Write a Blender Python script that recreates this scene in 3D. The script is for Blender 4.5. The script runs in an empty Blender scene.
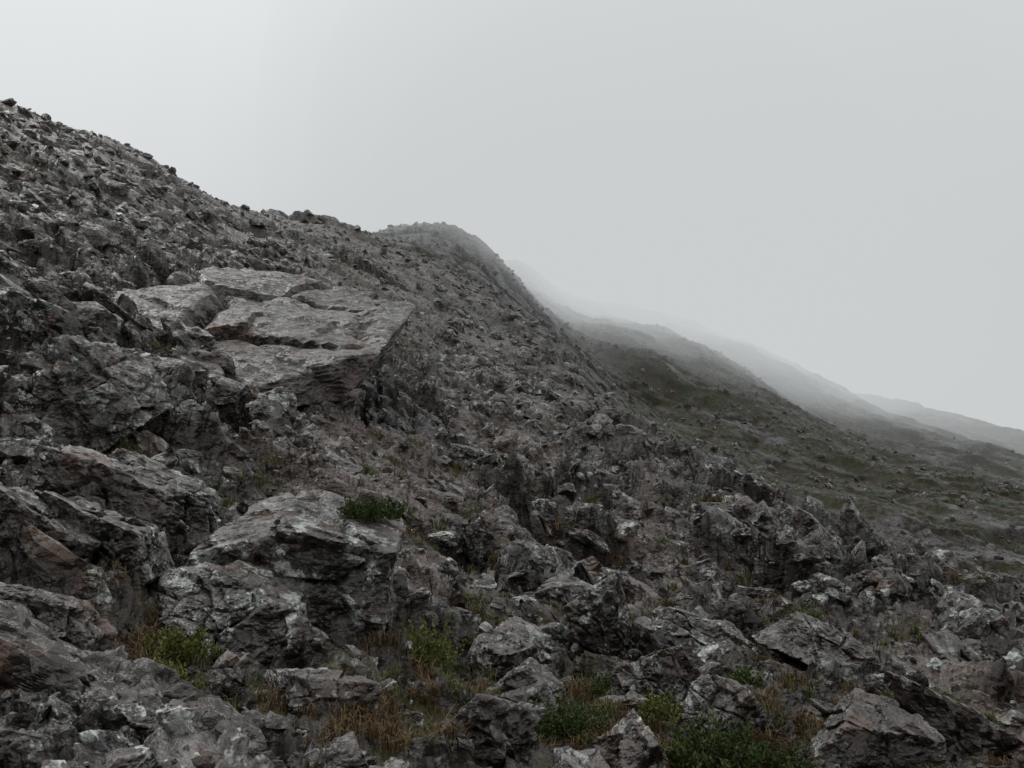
import bpy, bmesh, math, random
import numpy as np
random.seed(3); rng=np.random.default_rng(11)
sc=bpy.context.scene
F=910.0; PITCH=math.radians(8)
# ------------------------------------------------------------ camera
cam=bpy.data.cameras.new("camera"); cam.lens=32; cam.sensor_width=36; cam.clip_end=9000; cam.clip_start=0.05
co=bpy.data.objects.new("camera",cam); sc.collection.objects.link(co)
co.rotation_euler=(math.radians(90)+PITCH,0,0); sc.camera=co
sc.view_settings.view_transform='Standard'; sc.view_settings.look='None'; sc.view_settings.exposure=0

def ray(u,v):
    x=(u-512)/F; zc=(384-v)/F
    y=math.cos(PITCH)-math.sin(PITCH)*zc; z=math.sin(PITCH)+math.cos(PITCH)*zc
    r=math.hypot(x,y); return math.atan2(x,y), z/r
# ------------------------------------------------------------ noise helpers
def h01(ix,iy,iz,seed):
    with np.errstate(over='ignore'):
        n=(ix.astype(np.int64)*374761393+iy.astype(np.int64)*668265263+iz.astype(np.int64)*1440662683+seed*974634777)&0xffffffff
        n=((n^(n>>13))*1274126177)&0xffffffff
        n=((n^(n>>15))*668265263)&0xffffffff
        n=n^(n>>16)
    return (n&0xffffff)/float(0x1000000)
def vnoise(x,y,z,seed):
    ix=np.floor(x);iy=np.floor(y);iz=np.floor(z)
    fx=x-ix;fy=y-iy;fz=z-iz
    fx=fx*fx*(3-2*fx);fy=fy*fy*(3-2*fy);fz=fz*fz*(3-2*fz)
    r=0
    for a in (0,1):
        for b in (0,1):
            for c in (0,1):
                w=(fx if a else 1-fx)*(fy if b else 1-fy)*(fz if c else 1-fz)
                r=r+w*h01(ix+a,iy+b,iz+c,seed)
    return r*2-1
def vn2(x,y,seed):
    ix=np.floor(x);iy=np.floor(y);fx=x-ix;fy=y-iy
    fx=fx*fx*(3-2*fx);fy=fy*fy*(3-2*fy); z=np.zeros_like(ix)
    a=h01(ix,iy,z,seed);b=h01(ix+1,iy,z,seed);c=h01(ix,iy+1,z,seed);d=h01(ix+1,iy+1,z,seed)
    return ((a*(1-fx)+b*fx)*(1-fy)+(c*(1-fx)+d*fx)*fy)*2-1
def fbm3(x,y,z,seed,o=4):
    r=0;a=1;f=1
    for i in range(o):
        r=r+a*vnoise(x*f,y*f,z*f,seed+i);a*=.5;f*=2.03
    return r
def fbm2(x,y,seed,o=4,g=.5):
    r=0;a=1;f=1
    for i in range(o):
        r=r+a*vn2(x*f,y*f,seed+i);a*=g;f*=2.03
    return r
def sstep(a,b,x):
    t=np.clip((x-a)/(b-a),0,1); return t*t*(3-2*t)
def facets(x,y,s,seed,tilt=.85):
    px=x/s+.2*vn2(x/s*1.7,y/s*1.7,seed+50); py=y/s+.2*vn2(x/s*1.7+9,y/s*1.7,seed+51)
    px=px*.8+py*.35; py=py*1.15-px*.2
    ix=np.floor(px);iy=np.floor(py)
    b1=np.full(px.shape,9.);b2=np.full(px.shape,9.);h=np.zeros(px.shape);sw=np.zeros(px.shape)+1e-30;z0=np.zeros(px.shape)
    for a in (-1,0,1):
        for b in (-1,0,1):
            cx=ix+a;cy=iy+b
            dx=px-(cx+h01(cx,cy,z0,seed));dy=py-(cy+h01(cx,cy,z0,seed+1))
            d=np.maximum(np.abs(dx),np.abs(dy))*.6+.4*np.sqrt(dx*dx+dy*dy)
            hh=(h01(cx,cy,z0,seed+2)*2-1)*.5+tilt*((h01(cx,cy,z0,seed+3)*2-1.1)*dx+(h01(cx,cy,z0,seed+4)*2-1.1)*dy)
            ww=np.exp(-40*d); h+=ww*hh; sw+=ww
            m=d<b1
            b2=np.where(m,b1,np.minimum(b2,d)); b1=np.where(m,d,b1)
    return h/sw, b2-b1
def facets3(p,s,seed,squash=1.6):
    q=p/s; q=q+.15*np.stack([vnoise(q[:,0]*1.3+i*7,q[:,1]*1.3,q[:,2]*1.3,seed+30+i) for i in range(3)],1)
    q=q*np.array([1,1,squash]); I=np.floor(q)
    b1=np.full(len(q),9.);b2=b1.copy();h=np.zeros(len(q))
    for a in (-1,0,1):
        for b in (-1,0,1):
            for c in (-1,0,1):
                cx=I[:,0]+a;cy=I[:,1]+b;cz=I[:,2]+c
                dx=q[:,0]-cx-h01(cx,cy,cz,seed);dy=q[:,1]-cy-h01(cx,cy,cz,seed+1);dz=q[:,2]-cz-h01(cx,cy,cz,seed+2)
                d=np.sqrt(dx*dx+dy*dy+dz*dz)
                hh=(h01(cx,cy,cz,seed+3)-.5)+1.*((h01(cx,cy,cz,seed+4)-.5)*dx+(h01(cx,cy,cz,seed+5)-.5)*dy+(h01(cx,cy,cz,seed+6)-.5)*dz)
                m=d<b1
                b2=np.where(m,b1,np.minimum(b2,d));h=np.where(m,hh,h);b1=np.where(m,d,b1)
    return h,b2-b1
# ------------------------------------------------------------ terrain control table (bearing, distance) -> height
cols={
-150:[(3,880),(5,730),(8,580),(12,440),(20,290),(35,165),(55,85),(75,55),(100,85),(160,200)],
0:[(3,890),(5,730),(8,590),(12,465),(20,330),(35,215),(55,140),(75,112),(95,140),(150,260)],
110:[(3,890),(5,730),(8,600),(12,485),(20,365),(35,250),(58,172),(80,145),(100,170),(160,280)],
220:[(3.2,890),(5.5,735),(8,625),(12,520),(20,405),(35,300),(60,230),(88,203),(110,225),(170,300)],
320:[(3.4,890),(5.5,745),(9,612),(14,510),(23,410),(40,315),(70,250),(110,219),(140,236),(200,300)],
400:[(3.5,890),(6,745),(9,630),(14,525),(25,420),(45,332),(80,275),(130,245),(170,230),(205,250),(260,300)],
470:[(3.5,890),(6,755),(10,635),(16,535),(28,440),(50,360),(90,298),(140,258),(185,234),(215,258),(270,300)],
515:[(3.5,890),(6,765),(10,645),(16,545),(28,450),(50,375),(90,320),(140,292),(185,276),(215,278),(262,258),(300,285)],
560:[(3.5,890),(6,775),(10,655),(16,555),(28,460),(48,398),(78,345),(110,350),(170,322),(250,298),(290,289),(340,310)],
610:[(3.5,900),(6,785),(10,665),(16,565),(28,468),(45,402),(62,412),(100,392),(180,342),(260,310),(300,300),(350,325)],
690:[(3.5,900),(6,795),(10,675),(16,572),(24,500),(34,452),(48,470),(90,430),(160,380),(250,330),(305,320),(350,340)],
760:[(3.5,905),(6,805),(10,688),(15,598),(22,525),(28,494),(40,520),(80,480),(140,425),(220,372),(300,343),(350,372)],
840:[(3.5,910),(6,812),(10,700),(14,640),(20,572),(25,542),(36,575),(80,508),(150,450),(240,404),(300,388),(340,405),(420,390),(500,410)],
930:[(3.5,915),(6,820),(9.5,720),(13,665),(18,610),(23,575),(34,610),(75,540),(140,482),(240,436),(320,430),(430,411),(520,430)],
1024:[(3.5,920),(6,825),(9,745),(13,688),(18,634),(22,606),(32,640),(70,570),(130,510),(220,470),(320,458),(440,440),(530,460)],
1180:[(3.5,930),(6,850),(9,780),(13,725),(18,680),(23,650),(33,685),(70,620),(130,560),(220,520),(320,500),(440,490),(530,510)],
}
P=[];V=[]
for u,l in cols.items():
    for r,v in l:
        th,s=ray(u,v); P.append((th,math.log(r)));V.append(s)
    th,_=ray(u,400)
    P.append((th,math.log(1.0)));V.append(-1.5)
    P.append((th,math.log(900)));V.append(-.02)
    P.append((th,math.log(4000)));V.append(-.08)
for deg,g in ((-60,.42),(-90,.40),(-130,.15),(-180,-.25),(60,-.33),(90,-.45),(130,-.45),(180,-.25)):
    for r in (1,2,4,8,16,32,64,128,300,900,4000):
        z=-1.55+g*min(r,90)+ (g-.2 if g<0 else -.25)*max(0,r-90)*.35
        P.append((math.radians(deg),math.log(r)));V.append(max(z/r,-1.6))
P=np.array(P);V=np.array(V); KT=3.2
Q=np.stack([P[:,0]*KT,P[:,1]],1)
def phi(d): return np.sqrt(d*d+.02)
A=phi(np.linalg.norm(Q[:,None]-Q[None],axis=2)); n=len(Q)
M=np.zeros((n+3,n+3));M[:n,:n]=A+np.eye(n)*1e-3*-1;M[:n,n]=1;M[:n,n+1:]=Q;M[n,:n]=1;M[n+1:,:n]=Q.T
W=np.linalg.solve(M,np.concatenate([V,[0,0,0]]))
def base_s(th,lr):
    th=th.ravel();lr=lr.ravel();out=np.zeros(th.shape)
    q=np.stack([th*KT,lr],1)
    for i in range(0,len(q),20000):
        qq=q[i:i+20000]
        out[i:i+20000]=phi(np.linalg.norm(qq[:,None]-Q[None],axis=2))@W[:n]+W[n]+qq@W[n+1:]
    return out
# grid
fine=np.radians(np.linspace(-36,36,860)); side=np.radians(np.concatenate([np.linspace(36.3,60,50),np.linspace(62,180,50)]))
TH=np.concatenate([-side[::-1],fine,side])
LR=np.concatenate([np.log(np.linspace(.15,2.4,16)),np.linspace(math.log(2.5),math.log(520),1060),np.linspace(math.log(540),math.log(5000),40)])
cth=np.radians(np.concatenate([np.linspace(-180,-42,40),np.linspace(-40,40,160),np.linspace(42,180,40)])); clr=np.linspace(LR[0],LR[-1],300)
g1,g2=np.meshgrid(cth,clr); S0=base_s(g1,g2).reshape(g1.shape)
def lut(tab,axx,axy,x,y):
    i=np.clip(np.searchsorted(axx,x)-1,0,len(axx)-2);j=np.clip(np.searchsorted(axy,y)-1,0,len(axy)-2)
    fx=np.clip((x-axx[i])/(axx[i+1]-axx[i]),0,1);fy=np.clip((y-axy[j])/(axy[j+1]-axy[j]),0,1)
    return (tab[j,i]*(1-fx)+tab[j,i+1]*fx)*(1-fy)+(tab[j+1,i]*(1-fx)+tab[j+1,i+1]*fx)*fy
T,L=np.meshgrid(TH,LR); shp=T.shape; T=T.ravel();L=L.ravel()
R=np.exp(L); X=R*np.sin(T);Y=R*np.cos(T)
Z=lut(S0,cth,clr,T,L)*R
# ------------------------------------------------------------ planting positions
def spot(u,r):
    th,_=ray(u,600);x=r*math.sin(th);y=r*math.cos(th);return x,y
gg=np.random.default_rng(9)
def sp(lst,n,rad,h):
    o=[]
    for (u,r,du,dr) in lst:
        for i in range(n):
            x,y=spot(u+gg.normal(0,du),max(4.3,r+gg.normal(0,dr)));o.append((x,y,rad*gg.uniform(.5,1.3),h*gg.uniform(.5,1.3)))
    return o
dry_sp=sp([(390,6.4,12,.8),(425,7,18,.7),(640,6.5,25,.3),(350,5.8,35,.3),(490,7.4,25,.4),(250,8.8,10,.3),(780,11.5,18,.8),(560,6.5,30,.4),(820,13,20,1),(150,7,15,.4),(740,8,30,.5),(230,9.8,14,.5),(590,8,20,.5),(780,9,20,.6)],15,.09,.15)
grn_sp=sp([(500,7.1,30,.4),(440,7.8,14,.5),(330,6.5,20,.3),(620,7.4,60,.6),(850,9.5,25,1.),(150,12,30,1.),(740,22,20,2),(510,20,20,2),(180,6.2,20,.4),(900,15,40,2),(460,10,15,.8),(590,8.5,15,.6),(830,18,25,2.),(240,16,30,2)],10,.07,.12)
for i in range(320):
    r=math.exp(gg.uniform(math.log(6),math.log(26)));x,y=spot(gg.uniform(60,1000),r)
    (grn_sp if i%2 else dry_sp).append((x,y,.07*gg.uniform(.6,1.6)*max(1,r/12),.11))
bushes=[("heather_bush",366,9.35,.34,.24,'h',1,5600,.018),("heather_bush",705,6.3,.32,.30,'h',2,7500,.017),("heather_bush",800,6.2,.28,.18,'h',3,4200,.016),
("heather_bush",775,7.1,.2,.18,'h',4,2200,.015),("bilberry_bush",185,6.9,.22,.26,'l',5,2200,.016),("bilberry_bush",175,6.1,.16,.16,'l',6,1500,.015),
("bilberry_bush",565,7.1,.28,.28,'h',7,3600,.016),("bilberry_bush",432,8.1,.17,.46,'l',8,2200,.017),("bilberry_bush",655,7.5,.16,.22,'l',9,1500,.015),
("bilberry_bush",245,10.6,.22,.3,'l',10,1800,.017),("bilberry_bush",150,12,.3,.3,'l',11,1800,.019),("bilberry_bush",740,9.5,.22,.22,'h',12,1800,.019),
("bilberry_bush",590,9.,.2,.25,'h',13,1600,.018),("bilberry_bush",465,11.5,.25,.28,'h',14,1600,.02),("bilberry_bush",800,14,.3,.3,'h',15,1500,.022)]
turf=np.zeros(shp)
for (x,y,rad,_) in dry_sp+grn_sp+[(*spot(b_[1],b_[2]),b_[3]*.8,0) for b_ in bushes]:
    r0=math.hypot(x,y);t0=math.atan2(x,y);W0=(rad*2.4+.05)
    i0,i1=np.searchsorted(TH,t0-2*W0/r0),np.searchsorted(TH,t0+2*W0/r0)
    j0,j1=np.searchsorted(LR,math.log(r0-min(2*W0,r0*.6))),np.searchsorted(LR,math.log(r0+2*W0))
    dx=R.reshape(shp)[j0:j1,i0:i1]*np.sin(T.reshape(shp)[j0:j1,i0:i1])-x; dy=R.reshape(shp)[j0:j1,i0:i1]*np.cos(T.reshape(shp)[j0:j1,i0:i1])-y
    turf[j0:j1,i0:i1]=np.maximum(turf[j0:j1,i0:i1],np.exp(-(dx*dx+dy*dy)/W0**2))
turf=turf.ravel(); turf=sstep(.25,.75,turf+.3*fbm2(X*6,Y*6,91,3))
def region(u,r,du,lr):
    th,_=ray(u,450); return np.exp(-(((T-th)/(du/F))**2+((L-math.log(r))/lr)**2))
scree=np.clip(region(330,16,90,.25)+region(400,20,60,.2)+region(410,12,60,.14)+region(650,17,45,.4)+region(960,9,60,.3)+region(520,30,60,.3)+.6*region(610,11,50,.15)+.8*region(900,13,50,.2),0,1)
scree=sstep(.3,.7,scree+.28*fbm2(X/2.,Y/2.,5,3))
scree=np.maximum(scree,.6*sstep(25,60,R)*sstep(-.2,.5,fbm2(X/14,Y/14,8,3)))
farm=sstep(38,60,R)*sstep(.03,.16,T)
DZ=np.zeros(R.shape); pit_shade=np.zeros(R.shape)
for k,(s,am) in enumerate(((60,.08),(26,.11),(11,.13),(4.6,.19),(2.1,.34),(1.0,.46),(.46,.46),(.21,.40),(.10,.28))):
    w=sstep(3.2,8.,R/s)*(1-sstep(160,420,R/s))
    m=w>.001
    if not m.any(): continue
    h,e=facets(X[m],Y[m],s,100+k*7)
    ww=w[m]*am*s*(1-.6*sstep(18,60,R[m])*(s<3))*(1-.3*sstep(30,75,R[m]))*(1-.4*turf[m])
    sm=scree[m]
    ww=ww*np.where(s>.5,1-.7*sm,1+.1*sm)*(1-.3*farm[m])
    if s>1: ww=ww*(.5+.7*sstep(-.5,.6,vn2(X[m]/(s*4),Y[m]/(s*4),77+k)))
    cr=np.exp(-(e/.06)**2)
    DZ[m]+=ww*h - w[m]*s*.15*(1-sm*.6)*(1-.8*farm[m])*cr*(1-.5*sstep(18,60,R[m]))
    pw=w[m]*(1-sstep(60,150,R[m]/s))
    pit_shade[m]+=pw*(np.clip(-h*.9-.12,0,1)*.6+.5*cr)
DZ+=.05*np.clip(R-4,0,60)*.25*fbm2(X/(9),Y/(9),21,5)*sstep(5,30,R)
DZ+=farm*2.6*fbm2(X/38+Y/90,Y/120-X/200,31,4)
Z=Z+DZ
for s in (1.2,.35,.12):
    w=sstep(4,9,R/s)*(1-sstep(120,300,R/s))*.16*s*(1-.5*sstep(20,60,R))
    a=vnoise(X/s,Y/s,Z/s*1.6,301);b=vnoise(X/s,Y/s,Z/s*1.6,302)
    X=X+a*w;Y=Y+b*w; Z=Z+.3*w*vnoise(X/s*1.5,Y/s*1.5,Z/s,303)
ZG=Z.reshape(shp)
veg=sstep(.1,.7,fbm2(X/4,Y/4,61,5,.6)*.75)*sstep(4,8,R)*(1-farm)*.9+farm*sstep(-1.0,.0,fbm2(X/13+Y/40,Y/26,63,6,.72))
veg=np.clip(veg*(1-.8*scree*(1-farm)),0,1); veg=np.maximum(veg,turf)
scree=scree*(1-.95*farm)*(1-turf); pit_shade=np.clip(pit_shade*1.15,0,1)*(1-.6*scree)*(1-.6*turf)
SG=scree.reshape(shp)
def ground(x,y,tab=None):
    r=np.hypot(x,y);return lut(ZG if tab is None else tab,TH,LR,np.arctan2(x,y),np.log(r))
def make_mesh(name,vs,faces,mat,smooth=False,attrs=None):
    me=bpy.data.meshes.new(name); k=faces.shape[1]
    me.vertices.add(len(vs));me.vertices.foreach_set("co",np.ascontiguousarray(vs,dtype=np.float32).ravel())
    me.loops.add(faces.size);me.loops.foreach_set("vertex_index",faces.astype(np.int32).ravel())
    me.polygons.add(len(faces));me.polygons.foreach_set("loop_start",(np.arange(len(faces))*k).astype(np.int32))
    me.update(calc_edges=True)
    me.polygons.foreach_set("use_smooth",np.full(len(faces),smooth))
    for an,av in (attrs or {}).items():
        a=me.attributes.new(an,'FLOAT','POINT');a.data.foreach_set("value",av.astype(np.float32))
    me.materials.append(mat)
    ob=bpy.data.objects.new(name,me);sc.collection.objects.link(ob);return ob
# ------------------------------------------------------------ materials
class NT:
    def __init__(s,t): s.t=t;s.t.nodes.clear()
    def n(s,typ,ins=None,**kw):
        nd=s.t.nodes.new(typ)
        for k,v in kw.items(): setattr(nd,k,v)
        for k,v in (ins or {}).items():
            if isinstance(v,bpy.types.NodeSocket): s.t.links.new(v,nd.inputs[k])
            else: nd.inputs[k].default_value=v
        return nd
    def noise(s,vec,scale,detail=6,rough=.6,dist=0):
        return s.n('ShaderNodeTexNoise',{'Vector':vec,'Scale':scale,'Detail':detail,'Roughness':rough,'Distortion':dist}).outputs['Fac']
    def mr(s,v,a,b,c=0.,d=1.):
        return s.n('ShaderNodeMapRange',{0:v,1:a,2:b,3:c,4:d}).outputs[0]
    def m(s,op,a,b=0.,c=0.):
        return s.n('ShaderNodeMath',{0:a,1:b,2:c},operation=op).outputs[0]
    def mix(s,f,a,b):
        nd=s.n('ShaderNodeMix',data_type='RGBA')
        for i,v in ((0,f),(6,a),(7,b)):
            if isinstance(v,bpy.types.NodeSocket): s.t.links.new(v,nd.inputs[i])
            else: nd.inputs[i].default_value=(*v,1) if isinstance(v,tuple) else v
        return nd.outputs[2]
def rock_material(name,terrain,brown=0.):
    m=bpy.data.materials.new(name);m.use_nodes=True;N=NT(m.node_tree)
    geo=N.n('ShaderNodeNewGeometry'); p=N.n('ShaderNodeTexCoord').outputs['Object']
    big=N.noise(p,.4,2,.6); med=N.noise(p,2.6,5,.68); fin=N.noise(p,26,2,.7)
    tone=N.m('ADD',N.m('MULTIPLY',med,.6),N.m('MULTIPLY',fin,.4))
    k=1-.45*brown
    c=N.mix(N.mr(tone,.38,.64),(.020,.018,.0175),(.122*k,.112*k,.106*k))
    c=N.mix(N.mr(big,.42,.6,0+brown*.35,.45+brown*.3),c,(.070,.050,.041) if not brown else (.055,.040,.033))
    rust=N.noise(p,1.3,3,.7); c=N.mix(N.mr(rust,.54,.66,0,.7),c,(.085,.046,.029))
    li=N.noise(p,3.3 if not terrain else 4.6,4,.72)
    lo=.55 if not terrain else .58
    lm=N.m('MULTIPLY',N.mr(li,lo,lo+.02),N.mr(big,.42,.60,1.,.15)); lm=N.m('MULTIPLY',lm,N.mr(fin,.38,.55,.3,1.))
    c=N.mix(N.m('MULTIPLY',lm,.9-.75*brown),c,(.38,.40,.365))
    pt=N.mr(geo.outputs['Pointiness'],.42,.57,.25,1.6)  # lighter worn edges, plus crevice shade painted into the rock colour
    rg=N.mr(rust,.35,.65,.22,.55); spec=.45
    if brown: rg=N.mr(med,.35,.65,.16,.5); spec=.4
    if terrain:
        sa=N.n('ShaderNodeAttribute',attribute_name='scree').outputs['Fac']
        va=N.n('ShaderNodeAttribute',attribute_name='veg').outputs['Fac']
        pa=N.n('ShaderNodeAttribute',attribute_name='pit_shade').outputs['Fac']
        scn=N.mix(N.mr(fin,.38,.62),(.075,.053,.045),(.25,.195,.17))
        c=N.mix(N.m('MULTIPLY',sa,.7),c,scn)
        c=N.mix(N.m('MULTIPLY',pa,.85),c,(.018,.013,.009))  # crevice shade painted into the terrain colour as dark soil in low spots
        nz=N.n('ShaderNodeSeparateXYZ',{0:geo.outputs['True Normal']}).outputs['Z']
        vm=N.m('MULTIPLY',N.m('MULTIPLY',va,N.mr(nz,.3,.6)),N.mr(med,.36,.52,.3,1))
        gcol=N.mix(N.mr(N.m('ADD',N.m('MULTIPLY',big,.6),N.m('MULTIPLY',med,.4)),.42,.56),(.060,.042,.019),(.036,.045,.014))
        c=N.mix(N.m('MULTIPLY',vm,.95),c,gcol)
        spec=N.mr(N.m('MAXIMUM',vm,pa),0,.8,.45,.06)
    mp=N.n('ShaderNodeMapping',{'Vector':p,'Rotation':(.5,.3,.4),'Scale':(1,1.,2.2)}).outputs[0]
    def fac(sc_):
        vn=N.n('ShaderNodeTexVoronoi',{'Vector':mp,'Scale':sc_},feature='F1')
        loc=N.n('ShaderNodeVectorMath',{0:mp,1:vn.outputs['Position']},operation='SUBTRACT').outputs[0]
        rd=N.n('ShaderNodeVectorMath',{0:vn.outputs['Color'],1:(.5,.5,.5)},operation='SUBTRACT').outputs[0]
        return N.n('ShaderNodeVectorMath',{0:loc,1:rd},operation='DOT_PRODUCT').outputs['Value']
    hgt=N.m('ADD',N.m('MULTIPLY',fac(5.),1.),N.m('MULTIPLY',fac(16.),.9)); hgt=N.m('ADD',hgt,N.m('MULTIPLY',med,.12)); hgt=N.m('ADD',hgt,N.m('MULTIPLY',fin,.02))
    bp=N.n('ShaderNodeBump',{'Strength':1.-.25*brown,'Distance':1.,'Height':hgt})
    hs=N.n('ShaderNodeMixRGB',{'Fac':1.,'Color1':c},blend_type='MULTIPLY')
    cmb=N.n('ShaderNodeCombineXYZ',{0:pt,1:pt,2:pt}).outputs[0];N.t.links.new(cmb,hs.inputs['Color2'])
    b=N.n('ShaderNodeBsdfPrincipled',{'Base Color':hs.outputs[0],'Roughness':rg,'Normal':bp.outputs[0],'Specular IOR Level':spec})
    N.n('ShaderNodeOutputMaterial',{'Surface':b.outputs[0]})
    return m
rockT=rock_material("hillside_rock",True); rockB=rock_material("boulder_rock",False); rockW=rock_material("slab_rock",False,1.)
# ------------------------------------------------------------ hillside
nr,nc=shp; idx=np.arange(nr*nc).reshape(nr,nc); nx=np.roll(idx,-1,axis=1)
a=idx[:-1];b=nx[:-1];c=nx[1:];d=idx[1:]
faces=np.stack([a,d,c,b],-1).reshape(-1,4)
make_mesh("mountain_hillside",np.stack([X,Y,Z],1),faces,rockT,True,{"scree":scree,"veg":veg,"pit_shade":pit_shade})
clear=[(x,y,.14) for x,y,_,_ in dry_sp[::2]]+[(x,y,.11) for x,y,_,_ in grn_sp[::2]]+[(*spot(b_[1],b_[2]),b_[3]*.9) for b_ in bushes]+[(*spot(b_[1],b_[2]-.35),b_[3]*.8) for b_ in bushes]
clear=np.array(clear)
# ------------------------------------------------------------ rocks
def ico(sub):
    bm=bmesh.new();bmesh.ops.create_icosphere(bm,subdivisions=sub,radius=1)
    v=np.array([q.co[:] for q in bm.verts]);f=np.array([[q.index for q in t.verts] for t in bm.faces]);bm.free()
    return v/np.linalg.norm(v,axis=1)[:,None],f
ICO={k:ico(k) for k in (2,3,4,6)}
def proto(sub,seed,dims=(1,.75,.5),p=80,rough=.015,cuts=6,chip=.10):
    g=np.random.default_rng(seed); v,f=ICO[sub]
    D=v*1.0
    Ns=[];Ds=[]
    for ax in range(3):
        for sg in (1,-1):
            nn=g.normal(0,.24,3);nn[ax]+=sg;nn/=np.linalg.norm(nn);Ns.append(nn);Ds.append(g.uniform(.55,.8))
    for k in range(cuts):
        nn=g.normal(0,1,3);nn/=np.linalg.norm(nn);Ns.append(nn);Ds.append(g.uniform(.55,.95))
    Ns=np.array(Ns);Ds=np.array(Ds)
    q=np.maximum(D@Ns.T,0)/Ds
    r=(q**p).sum(1)**(-1/p)
    pos=D*r[:,None]*np.array(dims)
    if sub>=3:
        o=g.uniform(0,99,3)
        ch,e=facets3(pos+o,.6,seed%89+200); dd=ch*chip*1.3-.06*np.exp(-(e/.035)**2)*(sub>=5)
        if sub>=4:
            ch,e=facets3(pos+o,.25,seed%83+300); dd=dd+ch*chip*.4
        if sub>=5:
            ch,e=facets3(pos+o,.1,seed%83+400,2.2); dd=dd+ch*chip*.16
        nn=fbm3(pos[:,0]*4+o[0],pos[:,1]*4+o[1],pos[:,2]*4+o[2],seed%97,2 if sub<5 else 4)
        pos=pos+v*(nn*rough+dd)[:,None]
    return pos,f
def rot(ax,ay,az):
    cx,sx=math.cos(ax),math.sin(ax);cy,sy=math.cos(ay),math.sin(ay);cz,sz=math.cos(az),math.sin(az)
    return np.array([[cz,-sz,0],[sz,cz,0],[0,0,1]])@np.array([[cy,0,sy],[0,1,0],[-sy,0,cy]])@np.array([[1,0,0],[0,cx,-sx],[0,sx,cx]])
def scatter(name,N,rlo,rhi,sub,smin,smax,seed,nproto=24,wlo=.06,whi=2.,power=2.2,cmin=-.35):
    g=np.random.default_rng(seed); pr=[proto(sub,seed*31+i,(1,g.uniform(.5,.95),g.uniform(.22,.7))) for i in range(nproto)]
    VS=[];FS=[];off=0
    th=g.uniform(math.radians(-40),math.radians(40),N); lr=g.uniform(math.log(rlo),math.log(rhi),N)
    r=np.exp(lr);x=r*np.sin(th);y=r*np.cos(th)
    cl=fbm2(x/(r*.15+.5),y/(r*.15+.5),seed,2); sg=ground(x,y,SG)
    keep=(cl>cmin)&~((r>42)&(th>.08)&(g.random(N)<.5))&~((sg>.5)&(r<26)&(g.random(N)<.5))
    dmin=np.min(np.hypot(x[:,None]-clear[None,:,0],y[:,None]-clear[None,:,1])-clear[None,:,2],axis=1)
    x=x[keep];y=y[keep];r=r[keep];dmin=dmin[keep];sg=sg[keep]
    z=ground(x,y)
    sz=np.clip(r*(smin+(smax-smin)*g.random(len(r))**power*1.),wlo,whi)*np.where(r<26,1-.45*sg,1)
    k2=dmin>sz*.35; x=x[k2];y=y[k2];z=z[k2];sz=sz[k2]
    for i in range(len(x)):
        pv,pf=pr[g.integers(nproto)]
        Rm=rot(g.normal(.3,.4),g.normal(.5,.45),g.uniform(0,6.28) if g.random()<.4 else g.normal(.5,.3))
        s=sz[i]*.6
        VS.append(pv@Rm.T*s+np.array([x[i],y[i],z[i]+s*g.uniform(-.3,.2)]));FS.append(pf+off);off+=len(pv)
    make_mesh(name,np.concatenate(VS),np.concatenate(FS),rockB)
scatter("boulder_field",1500,4.2,24,4,.022,.11,5,24,.10,1.5,2.4,-.2)
scatter("loose_stones",9500,4,70,3,.006,.042,6,24,.03,1.3)
scatter("distant_rocks",18000,15,260,2,.003,.014,7,24,.05,1.3)
heroes=[
 (318,9.1,(.95,.62,.72),(.06,.10,.20),.32,41),
 (235,8.0,(.62,.5,.42),(.15,.25,.4),.12,42),
 (232,26.5,(3.9,5.4,.8),(.48,.26,-.1),.55,43),
 (100,10,(.7,.55,.55),(.3,.5,.4),.2,44),
 (30,8.4,(.6,.5,.42),(.2,.6,.2),.1,45),
 (175,11.,(.62,.5,.42),(.2,.3,.8),.15,46),
 (95,15,(.9,.8,.7),(.4,.4,.2),.25,47),
 (60,5.5,(1.0,.5,.14),(.15,.50,.5),.08,48),
 (165,5.3,(.62,.36,.13),(.25,.45,.2),.0,49),
 (318,6.2,(.28,.26,.24),(.1,.1,.7),.1,50),
 (612,6.2,(.34,.27,.32),(.3,.8,.5),.02,51),
 (520,7.9,(.3,.28,.38),(.2,.9,.2),.1,52),
 (690,10.5,(.5,.4,.42),(.2,.7,.3),.15,53),
 (480,6.0,(.26,.22,.32),(.3,.8,.2),.05,54),
 (830,12,(.6,.5,.4),(.3,.5,.6),.15,55),
 (860,7.0,(.38,.30,.24),(.1,.5,.3),.03,56),
 (500,9.2,(.42,.3,.34),(.2,.7,.9),.1,57),
 (210,5.0,(.3,.26,.14),(.2,.2,.9),.0,59),
 (40,20,(1.2,1.1,.9),(.3,.4,.7),.35,60),
 (40,6.6,(.42,.4,.36),(.2,.3,.6),.12,62),
 (665,8.9,(.45,.3,.34),(.2,.8,.4),.1,63),
 (120,8.5,(.5,.4,.36),(.2,.4,.1),.1,64),
 (720,7.9,(.42,.3,.3),(.2,.7,.6),.08,65),
 (970,7.6,(.5,.36,.28),(.2,.5,.5),.06,66),
 (600,10.3,(.48,.36,.4),(.2,.8,.4),.1,67),
]
for u,r,dm,ro,lift,sd in heroes:
    th,_=ray(u,500); x=r*math.sin(th);y=r*math.cos(th);z=float(ground(np.array([x]),np.array([y]))[0])
    mx=max(dm); pv,pf=proto(6,sd,tuple(q/mx for q in dm),90,.012,5 if sd!=43 else 9,.09 if sd!=43 else .08)
    pv=pv*mx*1.25@rot(*ro).T+np.array([x,y,z+lift])
    sl_=sd in(43,48,49)
    make_mesh("rock_slab" if sl_ else "boulder",pv,pf,rockW if sl_ else rockB,False)
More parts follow.
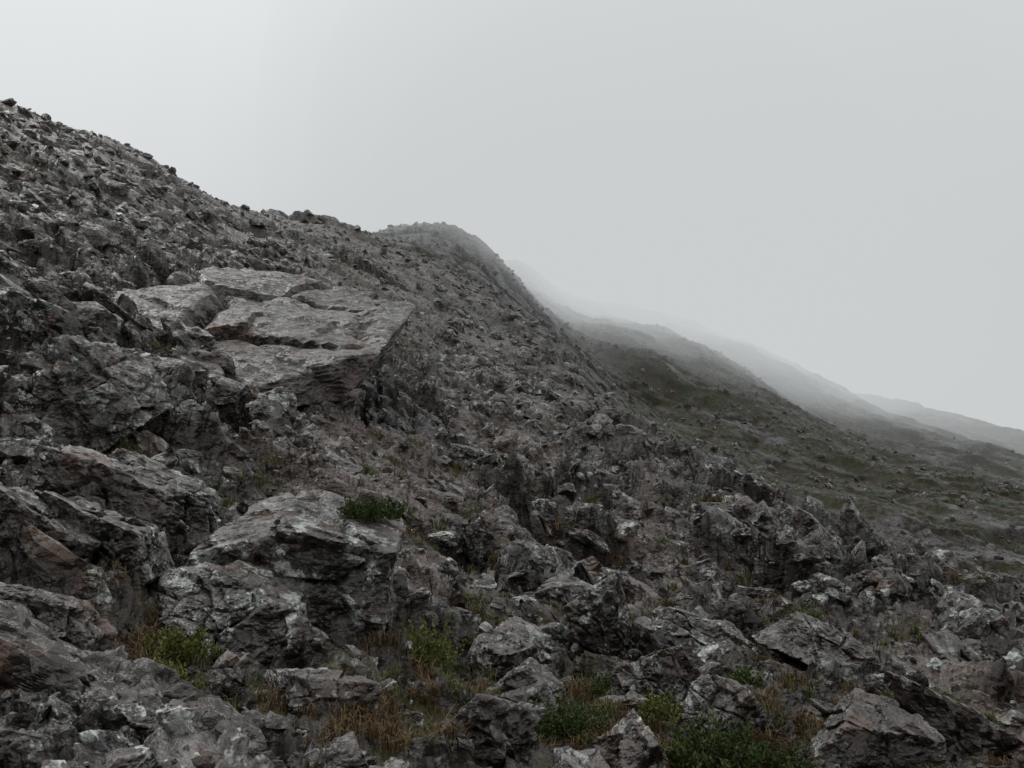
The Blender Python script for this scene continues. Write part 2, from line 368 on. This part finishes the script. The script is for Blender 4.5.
# ------------------------------------------------------------ vegetation
def leaf_material(name,c1,c2):
    m=bpy.data.materials.new(name);m.use_nodes=True;N=NT(m.node_tree)
    p=N.n('ShaderNodeTexCoord').outputs['Object'];f=N.noise(p,9,3,.7)
    b=N.n('ShaderNodeBsdfPrincipled',{'Base Color':N.mix(N.mr(f,.35,.65),c1,c2),'Roughness':.7,'Specular IOR Level':.25})
    N.n('ShaderNodeOutputMaterial',{'Surface':b.outputs[0]});return m
MT={'h':leaf_material("heather_leaves",(.022,.036,.009),(.060,.082,.018)),'l':leaf_material("bilberry_leaves",(.045,.058,.010),(.14,.145,.03))}
dry=leaf_material("dry_grass_blades",(.055,.032,.013),(.14,.092,.040))
grn=leaf_material("green_grass_blades",(.04,.050,.012),(.105,.112,.032))
def bush(name,u,r,rad,h,mk,seed,nl,ls):
    g=np.random.default_rng(seed);x0,y0=spot(u,r); n_st=90; vs=[];fs=[];k=0
    ang=g.uniform(0,6.283,n_st);rr=np.sqrt(g.random(n_st))*rad
    lump=1+.35*np.sin(ang*3+seed)+.2*np.sin(ang*5+2*seed)
    bx=x0+rr*np.cos(ang)*lump*.75;by=y0+rr*np.sin(ang)*.6;bz=ground(bx,by)
    md=np.median(bz); bz=np.clip(bz,md-.06,md+.12)+.04
    if seed==1: bz=np.full(n_st,HTOP)
    for i in range(n_st):
        lean=np.array([math.cos(ang[i]),math.sin(ang[i]),0])*rr[i]/rad*.55
        H=h*g.uniform(.55,1.15)*(1-.45*(rr[i]/rad)**2)
        for j in range(nl//n_st):
            t=g.uniform(.1,1)
            c=np.array([bx[i],by[i],bz[i]])+lean*H*t*t+np.array([0,0,H*t])+g.normal(0,.014,3)
            d=g.normal(0,1,3);d[2]=abs(d[2])+.5;d/=np.linalg.norm(d)
            s=np.cross(d,g.normal(0,1,3));s/=np.linalg.norm(s)+1e-6
            l=ls*g.uniform(.7,1.5)
            vs+=[c,c+d*l*.6+s*l*.4,c+d*l*1.6,c+d*l*.6-s*l*.4]
            fs.append((k,k+1,k+2,k+3));k+=4
    make_mesh(name,np.array(vs),np.array(fs),MT[mk])
hx,hy=spot(366,9.35);HTOP=float(ground(np.array([hx]),np.array([hy]))[0])
for ob in sc.objects:
    if ob.name=="boulder":
        cc=np.zeros(len(ob.data.vertices)*3);ob.data.vertices.foreach_get("co",cc);cc=cc.reshape(-1,3)
        mk_=np.hypot(cc[:,0]-hx,cc[:,1]-hy)<.2
        if mk_.any(): HTOP=max(HTOP,cc[mk_,2].max()-.08)
for b_ in bushes: bush(*b_)
def grass(name,spots,mat,seed,blades=70):
    g=np.random.default_rng(seed);vs=[];fs=[];k=0
    for (x,y,rad,hh) in spots:
        nb=blades;bx=x+g.normal(0,rad*.6,nb);by=y+g.normal(0,rad*.6,nb);bz=ground(bx,by)
        bz=np.maximum(bz,np.median(bz)-.05); rr_=math.hypot(x,y); hh=hh*max(1,rr_/12)
        for i in range(nb):
            a=g.uniform(0,6.28);ln=hh*g.uniform(.5,1.3);le=g.uniform(.2,1.1)*ln;w=.0015+.0004*rr_
            d=np.array([math.cos(a),math.sin(a),0]);s=np.array([-d[1],d[0],0])*w
            p0=np.array([bx[i],by[i],bz[i]-.01]);p1=p0+d*le*.3+np.array([0,0,ln*.6]);p2=p0+d*le+np.array([0,0,ln*g.uniform(.5,1.)])
            vs+=[p0-s,p0+s,p1+s*.7,p1-s*.7,p2];fs+=[(k,k+1,k+2),(k,k+2,k+3),(k+3,k+2,k+4)];k+=5
    make_mesh(name,np.array(vs),np.array(fs),mat)
grass("dry_grass",dry_sp,dry,3,60)
grass("green_grass",grn_sp,grn,4,60)
# ------------------------------------------------------------ sky, light
w=bpy.data.worlds.new("World");sc.world=w;w.use_nodes=True;N=NT(w.node_tree)
el=math.radians(50);az=math.radians(-35)
sky=N.n('ShaderNodeTexSky',sky_type='NISHITA',sun_disc=False,sun_elevation=el,sun_rotation=az)
hsv=N.n('ShaderNodeHueSaturation',{'Saturation':.15,'Color':sky.outputs[0]})
dirv=N.n('ShaderNodeTexCoord').outputs['Generated']
sp3=N.n('ShaderNodeSeparateXYZ',{0:dirv})
cloud=N.noise(dirv,1.6,3,.5)
br=N.m('ADD',N.mr(sp3.outputs['Z'],.24,.55,6.1,8.1),N.m('MULTIPLY',sp3.outputs['X'],-1.0))
br=N.m('ADD',br,N.mr(sp3.outputs['Z'],.52,1.,0,8.))
br=N.m('ADD',br,N.mr(cloud,.3,.7,-.35,.35))
gc=N.n('ShaderNodeVectorMath',{0:(.965,.995,1.01)},operation='SCALE');N.t.links.new(br,gc.inputs['Scale'])
mx=N.mix(.94,hsv.outputs[0],gc.outputs[0])
bg=N.n('ShaderNodeBackground',{'Color':mx,'Strength':.1});N.n('ShaderNodeOutputWorld',{'Surface':bg.outputs[0]})
sl=bpy.data.lights.new("sun",'SUN');sl.energy=.6;sl.angle=math.radians(25);sl.color=(1,.97,.93)
so=bpy.data.objects.new("sun",sl);sc.collection.objects.link(so)
so.rotation_euler=(math.radians(40),0,math.radians(180-(-35)) )
# ------------------------------------------------------------ mist: nested uniform banks
mparent=bpy.data.objects.new("mist",None);sc.collection.objects.link(mparent)
def mistmat(name,den,L=(.595,.620,.630)):
    mm=bpy.data.materials.new(name);mm.use_nodes=True;N=NT(mm.node_tree)
    ab=N.n('ShaderNodeVolumeAbsorption',{'Color':(0,0,0,1),'Density':den})
    em=N.n('ShaderNodeEmission',{'Color':(*L,1),'Strength':den})  # added glow stands in for daylight scattered inside the mist
    ad=N.n('ShaderNodeAddShader',{0:ab.outputs[0],1:em.outputs[0]})
    N.n('ShaderNodeOutputMaterial',{'Volume':ad.outputs[0]});mm.cycles.homogeneous_volume=True;return mm
def bank(name,c,rd,den,wob=1.):
    bm=bmesh.new(); bmesh.ops.create_icosphere(bm,subdivisions=5,radius=1)
    for v in bm.verts:
        o=v.co; k=1+wob*(.08*math.sin(3.1*o.x+2*o.z+den*300)+.06*math.sin(4.3*o.z+2.2*o.y))
        v.co=(c[0]+v.co.x*rd[0]*k,c[1]+v.co.y*rd[1]*k,c[2]+v.co.z*rd[2]*k)
    me=bpy.data.meshes.new(name);bm.to_mesh(me);bm.free();me.materials.append(mistmat(name,den))
    ob=bpy.data.objects.new(name,me);sc.collection.objects.link(ob);ob.parent=mparent
bank("haze_low",(120,430,-20),(620,310,110),.0010,0)
bank("haze_mid",(130,380,55),(300,260,50),.0022,.6)
for i,(k,dn) in enumerate(((1.22,.0008),(1.1,.0016),(.98,.0040),(.86,.0050),(.7,.0060),(.5,.0080))):
    bank("cloud_bank",(32,258,68),(108*k,183*k,50*k),dn)
